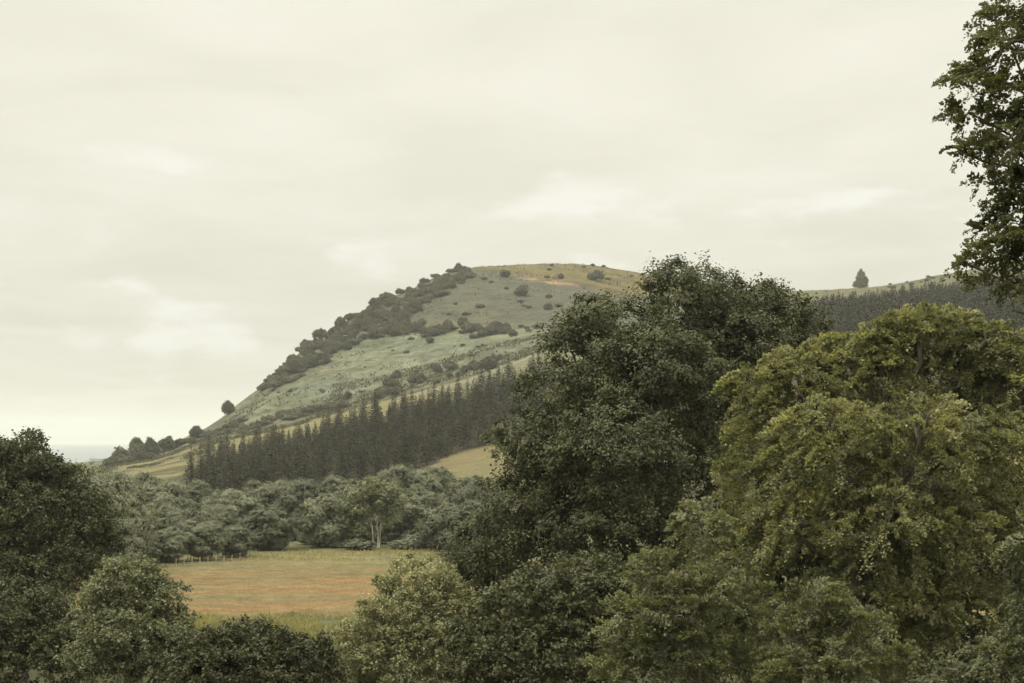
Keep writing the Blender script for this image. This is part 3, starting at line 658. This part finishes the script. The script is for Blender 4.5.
def hill_plant(u, v, h, label, group, k, bush=False, name=None, wide=1.0, y0=872):
    p = hit(u, v, y0, 1650)
    if p is None: return False
    o = obj(name or ('hill_shrub' if bush else 'hill_tree'), (HB if bush else HT)[k % (4 if bush else 6)])
    tag(o, label, 'shrub' if bush else 'tree', group)
    o.location = (p[0], p[1], p[2] - .15); s = h / (3.2 if bush else 8.)
    o.rotation_euler = (0, 0, r.uniform(0, 6.28)); o.scale = (s * wide * r.uniform(.9, 1.3),) * 2 + (s,)
    return True
wl = curve([(258, 390), (290, 382), (321, 366), (344, 353), (370, 341), (400, 325), (420, 311), (440, 296), (482, 271)])
k = 0; tries = 0
while k < 188 and tries < 4000:
    tries += 1
    u = r.uniform(262, 470); lo, hi = float(vcrest(u)) + .5, float(wl(u))
    if hi - lo < 2: continue
    if r.random() > (hi - lo) / 30: continue
    v = r.uniform(lo, hi)
    lab = 'dark tree of the wood on the left flank of the hill, along the skyline' if v - lo < 5 else ('dark tree of the wood on the left flank of the hill, near its lower edge' if hi - v < 7 else 'dark tree inside the wood on the left flank of the hill')
    if hill_plant(u, v, r.choice([3, 4, 5, 6, 7]) * r.uniform(.8, 1.2), lab, 'trees of the wood on the hill flank', k): k += 1
for j in range(125):
    u = r.uniform(262, 474); lo, hi = float(vcrest(u)) + 1, float(wl(u)) + 2
    if hi - lo > 2: hill_plant(u, r.uniform(lo, hi), r.uniform(2.4, 4.6), 'low scrub bush under the trees of the wood on the left flank of the hill', 'bushes in the wood on the hill flank', j, True)
for k in range(46):
    u = r.uniform(372, 515); v = float(np.interp(u, [370, 430, 515], [332, 331, 333])) + r.gauss(0, 3.5)
    hill_plant(u, v, r.uniform(3.5, 7), 'bushy tree in the band across the middle of the hill', 'trees in the band across the hill', k, wide=1.1)
for k in range(48):
    u = r.uniform(335, 500); a = float(np.interp(u, [335, 370, 400, 440, 500], [405, 388, 374, 366, 366])); b = float(v880(u)) - 2
    if b - a < 3: a = b - 4
    hill_plant(u, r.uniform(a, b), r.uniform(3, 5.5), 'scrubby tree in the thicket at the foot of the hill', 'trees in the thicket at the foot of the hill', k)
for k in range(45):
    u = r.uniform(205, 350); v = float(v880(u)) - 1 - abs(r.gauss(0, 4.5))
    hill_plant(u, v, r.uniform(2, 4), 'low shrub in the brown fringe along the foot of the hill', 'shrubs along the foot of the hill', k, True)
for k in range(28):
    u = r.uniform(270, 540); a = float(np.interp(u, [270, 300, 400, 540], [392, 376, 340, 338])); b = float(v880(u)) - 6
    if b <= a: continue
    hill_plant(u, r.uniform(a, b), r.uniform(.7, 1.9), 'small shrub dotted over the pale grass slope of the hill', 'shrubs dotted over the grass slope', k, True)
for k in range(18):
    u = r.uniform(480, 650); a = float(vcrest(u)) + 2; 
    hill_plant(u, a + abs(r.gauss(0, 9)), r.uniform(1., 2.6), 'low shrub on the tawny top of the hill', 'shrubs on the hilltop', k, True)
for k in range(50):
    u = r.uniform(368, 540); v = float(np.interp(u, [370, 430, 540], [333, 332, 331])) + r.gauss(0, 3.)
    hill_plant(u, v, r.uniform(1.5, 3.5), 'scrub bush between the trees of the band across the hill', 'bushes in the band across the hill', k, True)
for k in range(10):
    u = r.uniform(415, 560); v = r.uniform(285, 320)
    hill_plant(u, v, r.uniform(1.5, 3), 'low shrub on the grey upper slope of the hill', 'shrubs on the upper slope', k, True)
for (u, v, h, wd, lab) in [(490, 372, 8.0, 1.2, 'single rounded tree above the pale track at the foot of the hill'), (228, 415, 9.5, .85, 'lone dark tree on the bare left skyline of the hill'),
        (430, 343, 4.5, 1.2, 'isolated round bush below the band of trees on the hill'), (548, 310, 5.0, 1.4, 'isolated dark bush on the grey upper slope near the oak'), (522, 296, 9, 1.2, 'dark thorn tree below the sandy scar near the hilltop'),
        (596, 281, 9, 1.5, 'larger dark clump of gorse right of the sandy scar'), (505, 277, 6, 1.0, 'small dark bush left of the sandy scar'), (561, 279, 5, 1.0, 'small bush just above the sandy scar'), (655, 278, 6, 1.2, 'small tree on the right shoulder of the hilltop beside the oak')]:
    hill_plant(u, v, h, lab, None, int(u), name='hill_tree', wide=wd)
for k in range(16):
    u = r.uniform(800, 965)
    hill_plant(u, float(vcrest(u)) + r.uniform(.5, 6), r.uniform(1.2, 3), 'low shrub on the pale crest of the right-hand ridge', 'shrubs on the right-hand ridge', k, True, y0=1150)
# the lone tree on the right-hand skyline
def lone_tree():
    rng = rngf(399); h = 16.5; lobes = [((rng.normal(0, .5), rng.normal(0, .5), h * z), (q, q, h * .12)) for z, q in ((.14, 6.0), (.28, 5.8), (.42, 5.2), (.56, 4.5), (.70, 3.5), (.82, 2.4), (.91, 1.3))]
    (V, Q, T), _ = clump_crown(rng, lobes, .9, .6, .4, 8, 5, align=.4, spread=.35, stray=.3)
    x, y = X(861, 1490), 1490.
    t = thing('skyline_tree', (x, y, float(H(x, y)) - .3), 'single broad conical tree standing alone on the right-hand skyline', 'tree')
    obj('crown', mesh_of('crown', V, Q, M_HILL, tint=T), t)
    obj('trunk', mesh_of('trunk', *tube(np.array([[0, 0, -.5], [.1, 0, 8], [0, 0, 17]]), [.5, .3, .08], 7), B_DARK), t)
lone_tree()
# spur trees left of the hill
def spur(u0, u1, vt, Y, lab, k):
    x = X((u0 + u1) / 2, Y); z = float(H(x, Y)) - .2; h = max(4, zof(vt, Y) - z)
    o = obj('hill_tree', HT[k % 6]); tag(o, lab, 'tree', 'trees on the spur left of the hill'); o.location = (x, Y, z)
    w = (u1 - u0) * Y / F / 7.6; o.scale = (w, w, h / 8.); o.rotation_euler = (0, 0, k * 1.3)
for k, a in enumerate([(104, 124, 456, 880, 'leftmost low tree of the spur, beside the distant plain'), (112, 130, 445, 900, 'second tree from the left on the spur skyline'), (127, 147, 436, 905, 'taller tree left of the sky gap on the spur'), (143, 159, 436, 905, 'tree right of the sky gap on the spur'), (159, 177, 435, 915, 'round dark tree at the middle of the spur skyline'), (173, 191, 440, 920, 'low spreading tree between the round one and the hill'), (136, 156, 451, 880, 'pale low tree under the sky gap on the spur'), (120, 137, 456, 878, 'low dark tree in front of the spur trees, left'), (190, 204, 425, 930, 'upright ragged tree where the spur meets the hill'), (183, 199, 438, 900, 'dark tree below the upright ragged one on the spur')]):
    spur(*a, k)
# dead leaning trunk on the slope
dp = hit(447, 363, 880, 1600)
tag(obj('dead_tree', mesh_of('dead_tree', *join([tube(np.array([[0, 0, -.3], [3, 1, 4.2], [6.2, 1.5, 9.]]), [.38, .3, .12], 6), tube(np.array([[3, 1, 4.2], [2.2, 1.2, 6.0]]), [.15, .06], 5)]), B_DARK)), 'bare dead trunk leaning to the right on the pale hill slope', 'dead tree').location = dp

# ------------------------------------------------------------------ fence along the meadow
ft = thing('wire_fence', (X(205, 231), 231, float(H(X(205, 231), 231))), 'post and wire fence along the left far edge of the hay meadow', 'fence')
b0 = np.array(ft.location); prev = None; wires = []
for u in np.linspace(176, 256, 11):
    y = float(np.interp(u, [165, 230, 262], [227, 235, 252])) - 1.0; x = X(u, y); p = np.array([x, y, float(H(x, y))]) - b0
    V, Q = tube(np.array([p - [0, 0, .3], p + [0, 0, .7], p + [.01, 0, 1.05], p + [.01, 0, 1.07]]), [.06, .06, .055, .004], 6)
    obj('post', mesh_of('post', V, Q, B_POST), ft)
    if prev is not None:
        for hgt in (.4, .7, .98): wires.append(tube(np.array([prev + [0, 0, hgt], (prev + p) / 2 + [0, 0, hgt - .02], p + [0, 0, hgt]]), [.006] * 3, 4))
    prev = p
obj('wire', mesh_of('wire', *join(wires), B_POST), ft)

# ------------------------------------------------------------------ uncountable cover: grass and bracken
def tufts(name, pts, hgt, wid, mat, seed, label):
    rng = rngf(seed); n = len(pts); P = np.array(pts)
    d = unit(np.stack([rng.normal(0, 1, n), rng.normal(0, 1, n), np.full(n, .9)], -1) * np.array([.5, .5, 1]))
    L = hgt * rng.uniform(.5, 1.4, n)
    nn = np.stack([rng.normal(0, 1, n), rng.normal(0, 1, n), rng.uniform(0, .4, n)], -1)
    V, Q, T = leaves(P + d * L[:, None] * .45, nn, d, L, L * wid, np.clip(fbm(P[:, 0] / 5, P[:, 1] / 5, 3) * .7 + rng.random(n) * .4, 0, 1))
    o = obj(name, mesh_of(name, V, Q, mat, tint=T)); o['kind'] = 'stuff'; o['label'] = label; o['category'] = name.replace('_', ' ')
rg = rngf(900)
n = 26000; gy = rg.uniform(138, 163, n); gu = rg.uniform(120, 620, n); x = X(gu, gy)
n2 = 4000; gy2 = rg.uniform(0, 1, n2) * 26 + 236; gu2 = rg.uniform(150, 480, n2); x2 = X(gu2, gy2)
x = np.concatenate([x, x2]); y = np.concatenate([gy, gy2]); keep = fbm(x / 8, y / 3, 33) > .5; x = x[keep]; y = y[keep]
tufts('long_grass', np.stack([x, y, H(x, y)], -1), .55, .2, M_GRASS, 1, 'long pale grass along the margins of the hay meadow')
pts = []
n = 9000; bu = rg.uniform(200, 345, n); by = rg.uniform(850, 915, n); x = X(bu, by); keep = fbm(x / 14, by / 14, 35) > .46
pts.append(np.stack([x[keep], by[keep], H(x[keep], by[keep])], -1))
n = 7000; bu = rg.uniform(100, 215, n); by = rg.uniform(800, 930, n); x = X(bu, by); keep = fbm(x / 14, by / 14, 36) > .5
pts.append(np.stack([x[keep], by[keep], H(x[keep], by[keep])], -1))
n = 9000; bu = rg.uniform(330, 560, n); by = rg.uniform(868, 960, n); x = X(bu, by); keep = fbm(x / 14, by / 14, 37) > .5
pts.append(np.stack([x[keep], by[keep], H(x[keep], by[keep])], -1))
n = 16000; bu = rg.uniform(225, 660, n); bt = rg.uniform(0, 1, n); by = 900 + bt * (ycrest(bu) - 905); x = X(bu, by)
keep = (fbm(x / 26, by / 40, 38) > .52) & (fbm(x / 7, by / 9, 39) > .5); x, by = x[keep], by[keep]
pts.append(np.stack([x, by, H(x, by)], -1))
tufts('bracken', np.concatenate(pts), 1.1, .7, M_SCRUB, 2, 'brown bracken fringing the foot of the hill and dotted up its slope')

# ------------------------------------------------------------------ air
hz = bpy.data.materials.new('haze_air'); nt, N, L = nodes(hz)
out = N.new('ShaderNodeOutputMaterial'); pv = N.new('ShaderNodeVolumePrincipled')
pv.inputs['Color'].default_value = (.74, .765, .735, 1); pv.inputs['Density'].default_value = .9e-4
L.new(pv.outputs[0], out.inputs['Volume'])
try: hz.cycles.homogeneous_volume = True
except Exception: pass
xa, xb, ya, yb, za, zb = -14500, 14500, -200, 14200, -8.5, 212
hv_ = np.array([(xa, ya, za), (xb, ya, za), (xb, yb, za), (xa, yb, za), (xa, ya, zb), (xb, ya, zb), (xb, yb, zb), (xa, yb, zb)])
hq = np.array([(0, 3, 2, 1), (4, 5, 6, 7), (0, 1, 5, 4), (1, 2, 6, 5), (2, 3, 7, 6), (3, 0, 4, 7)])
o = obj('haze', mesh_of('haze', hv_, hq, hz)); o['kind'] = 'stuff'

# ------------------------------------------------------------------ light and sky
SUN_EL, SUN_AZ = math.radians(52), math.radians(-105)       # azimuth from +Y towards +X
sd = np.array([math.sin(SUN_AZ) * math.cos(SUN_EL), math.cos(SUN_AZ) * math.cos(SUN_EL), math.sin(SUN_EL)])
sun = bpy.data.lights.new('sun', 'SUN'); sun.energy = 1.5; sun.angle = math.radians(10); sun.color = (1.0, .93, .78)
so = bpy.data.objects.new('sun', sun); C.objects.link(so); so.location = (0, 0, 400)
import mathutils
so.rotation_euler = mathutils.Vector(sd).to_track_quat('Z', 'Y').to_euler()

w = bpy.data.worlds.new('World'); bpy.context.scene.world = w; w.use_nodes = True
nt = w.node_tree; N = nt.nodes; L = nt.links; N.clear()
out = N.new('ShaderNodeOutputWorld'); bg = N.new('ShaderNodeBackground'); bg.inputs['Strength'].default_value = .1
sky = N.new('ShaderNodeTexSky'); sky.sky_type = 'NISHITA'; sky.sun_disc = False
sky.sun_elevation = SUN_EL; sky.sun_rotation = SUN_AZ
tc = N.new('ShaderNodeTexCoord'); sep = N.new('ShaderNodeSeparateXYZ'); L.new(tc.outputs['Generated'], sep.inputs[0])
def math_(op, a, b=None, clamp=False):
    n = N.new('ShaderNodeMath'); n.operation = op; n.use_clamp = clamp
    for i, q in enumerate((a, b)):
        if q is None: continue
        if isinstance(q, (int, float)): n.inputs[i].default_value = q
        else: L.new(q, n.inputs[i])
    return n.outputs[0]
def maprange(x, a, b, c, d):
    n = N.new('ShaderNodeMapRange'); n.interpolation_type = 'SMOOTHSTEP'
    for i, q in enumerate((a, b, c, d)): n.inputs[i + 1].default_value = q
    L.new(x, n.inputs[0]); return n.outputs[0]
zz = math_('ADD', math_('MAXIMUM', sep.outputs['Z'], 0.0), .10)
comb = N.new('ShaderNodeCombineXYZ')
L.new(math_('DIVIDE', sep.outputs['X'], zz), comb.inputs[0]); L.new(math_('DIVIDE', sep.outputs['Y'], zz), comb.inputs[1])
n1 = N.new('ShaderNodeTexNoise'); n1.inputs['Scale'].default_value = 1.5; n1.inputs['Detail'].default_value = 9; n1.inputs['Roughness'].default_value = .55; n1.inputs['Distortion'].default_value = .4
L.new(comb.outputs[0], n1.inputs['Vector'])
# layered cloud: darker and lighter sheets
ramp = N.new('ShaderNodeValToRGB'); L.new(n1.outputs['Fac'], ramp.inputs[0])
e = ramp.color_ramp.elements
e[0].position = .34; e[0].color = (0.668, 0.642, 0.538, 1)
e[1].position = .66; e[1].color = (0.750, 0.722, 0.622, 1)
# small cumulus heads low over the horizon
mp = N.new('ShaderNodeMapping'); mp.inputs['Scale'].default_value = (9, 9, 26); mp.inputs['Location'].default_value = (2.3, .4, .0); L.new(tc.outputs['Generated'], mp.inputs[0])
n2 = N.new('ShaderNodeTexNoise'); n2.inputs['Scale'].default_value = 1.0; n2.inputs['Detail'].default_value = 6; n2.inputs['Roughness'].default_value = .5; L.new(mp.outputs[0], n2.inputs['Vector'])
puff = math_('MULTIPLY', maprange(n2.outputs['Fac'], .56, .68, 0, 1), maprange(sep.outputs['Z'], .22, .10, 0, 1))
mixp = N.new('ShaderNodeMix'); mixp.data_type = 'RGBA'; L.new(puff, mixp.inputs[0]); L.new(ramp.outputs[0], mixp.inputs[6]); mixp.inputs[7].default_value = (0.831, 0.820, 0.749, 1)
# cloud dimmed towards the horizon; unseen zenith brightened to light the tree tops
sky_gain = math_('MULTIPLY', maprange(sep.outputs['Z'], .22, .0, 1.0, .80), maprange(sep.outputs['Z'], .27, .88, 1.0, 4.6))
sc1 = N.new('ShaderNodeVectorMath'); sc1.operation = 'SCALE'; L.new(mixp.outputs[2], sc1.inputs[0]); L.new(math_('MULTIPLY', sky_gain, 10.0), sc1.inputs['Scale'])
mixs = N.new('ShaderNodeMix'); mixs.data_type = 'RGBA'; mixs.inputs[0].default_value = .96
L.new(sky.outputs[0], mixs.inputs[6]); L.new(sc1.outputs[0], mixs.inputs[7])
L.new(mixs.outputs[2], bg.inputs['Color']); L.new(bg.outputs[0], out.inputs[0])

# ------------------------------------------------------------------ camera and render settings
cam = bpy.data.cameras.new('camera'); co = bpy.data.objects.new('camera', cam); C.objects.link(co)
co.location = (0, 0, ZC); co.rotation_euler = (math.radians(90), 0, 0)
cam.sensor_width = 36; cam.lens = 36 * F / 1024; cam.shift_y = (V0 - 341.5) / 1024
cam.clip_start = .5; cam.clip_end = 30000
sc = bpy.context.scene; sc.camera = co
sc.render.engine = 'CYCLES'
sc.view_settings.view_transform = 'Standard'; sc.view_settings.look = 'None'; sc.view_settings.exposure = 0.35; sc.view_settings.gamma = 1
cy = sc.cycles; cy.max_bounces = 6; cy.diffuse_bounces = 4; cy.glossy_bounces = 1; cy.transmission_bounces = 3; cy.volume_bounces = 1; cy.transparent_max_bounces = 4
cy.use_denoising = True
cy.sample_clamp_indirect = 5
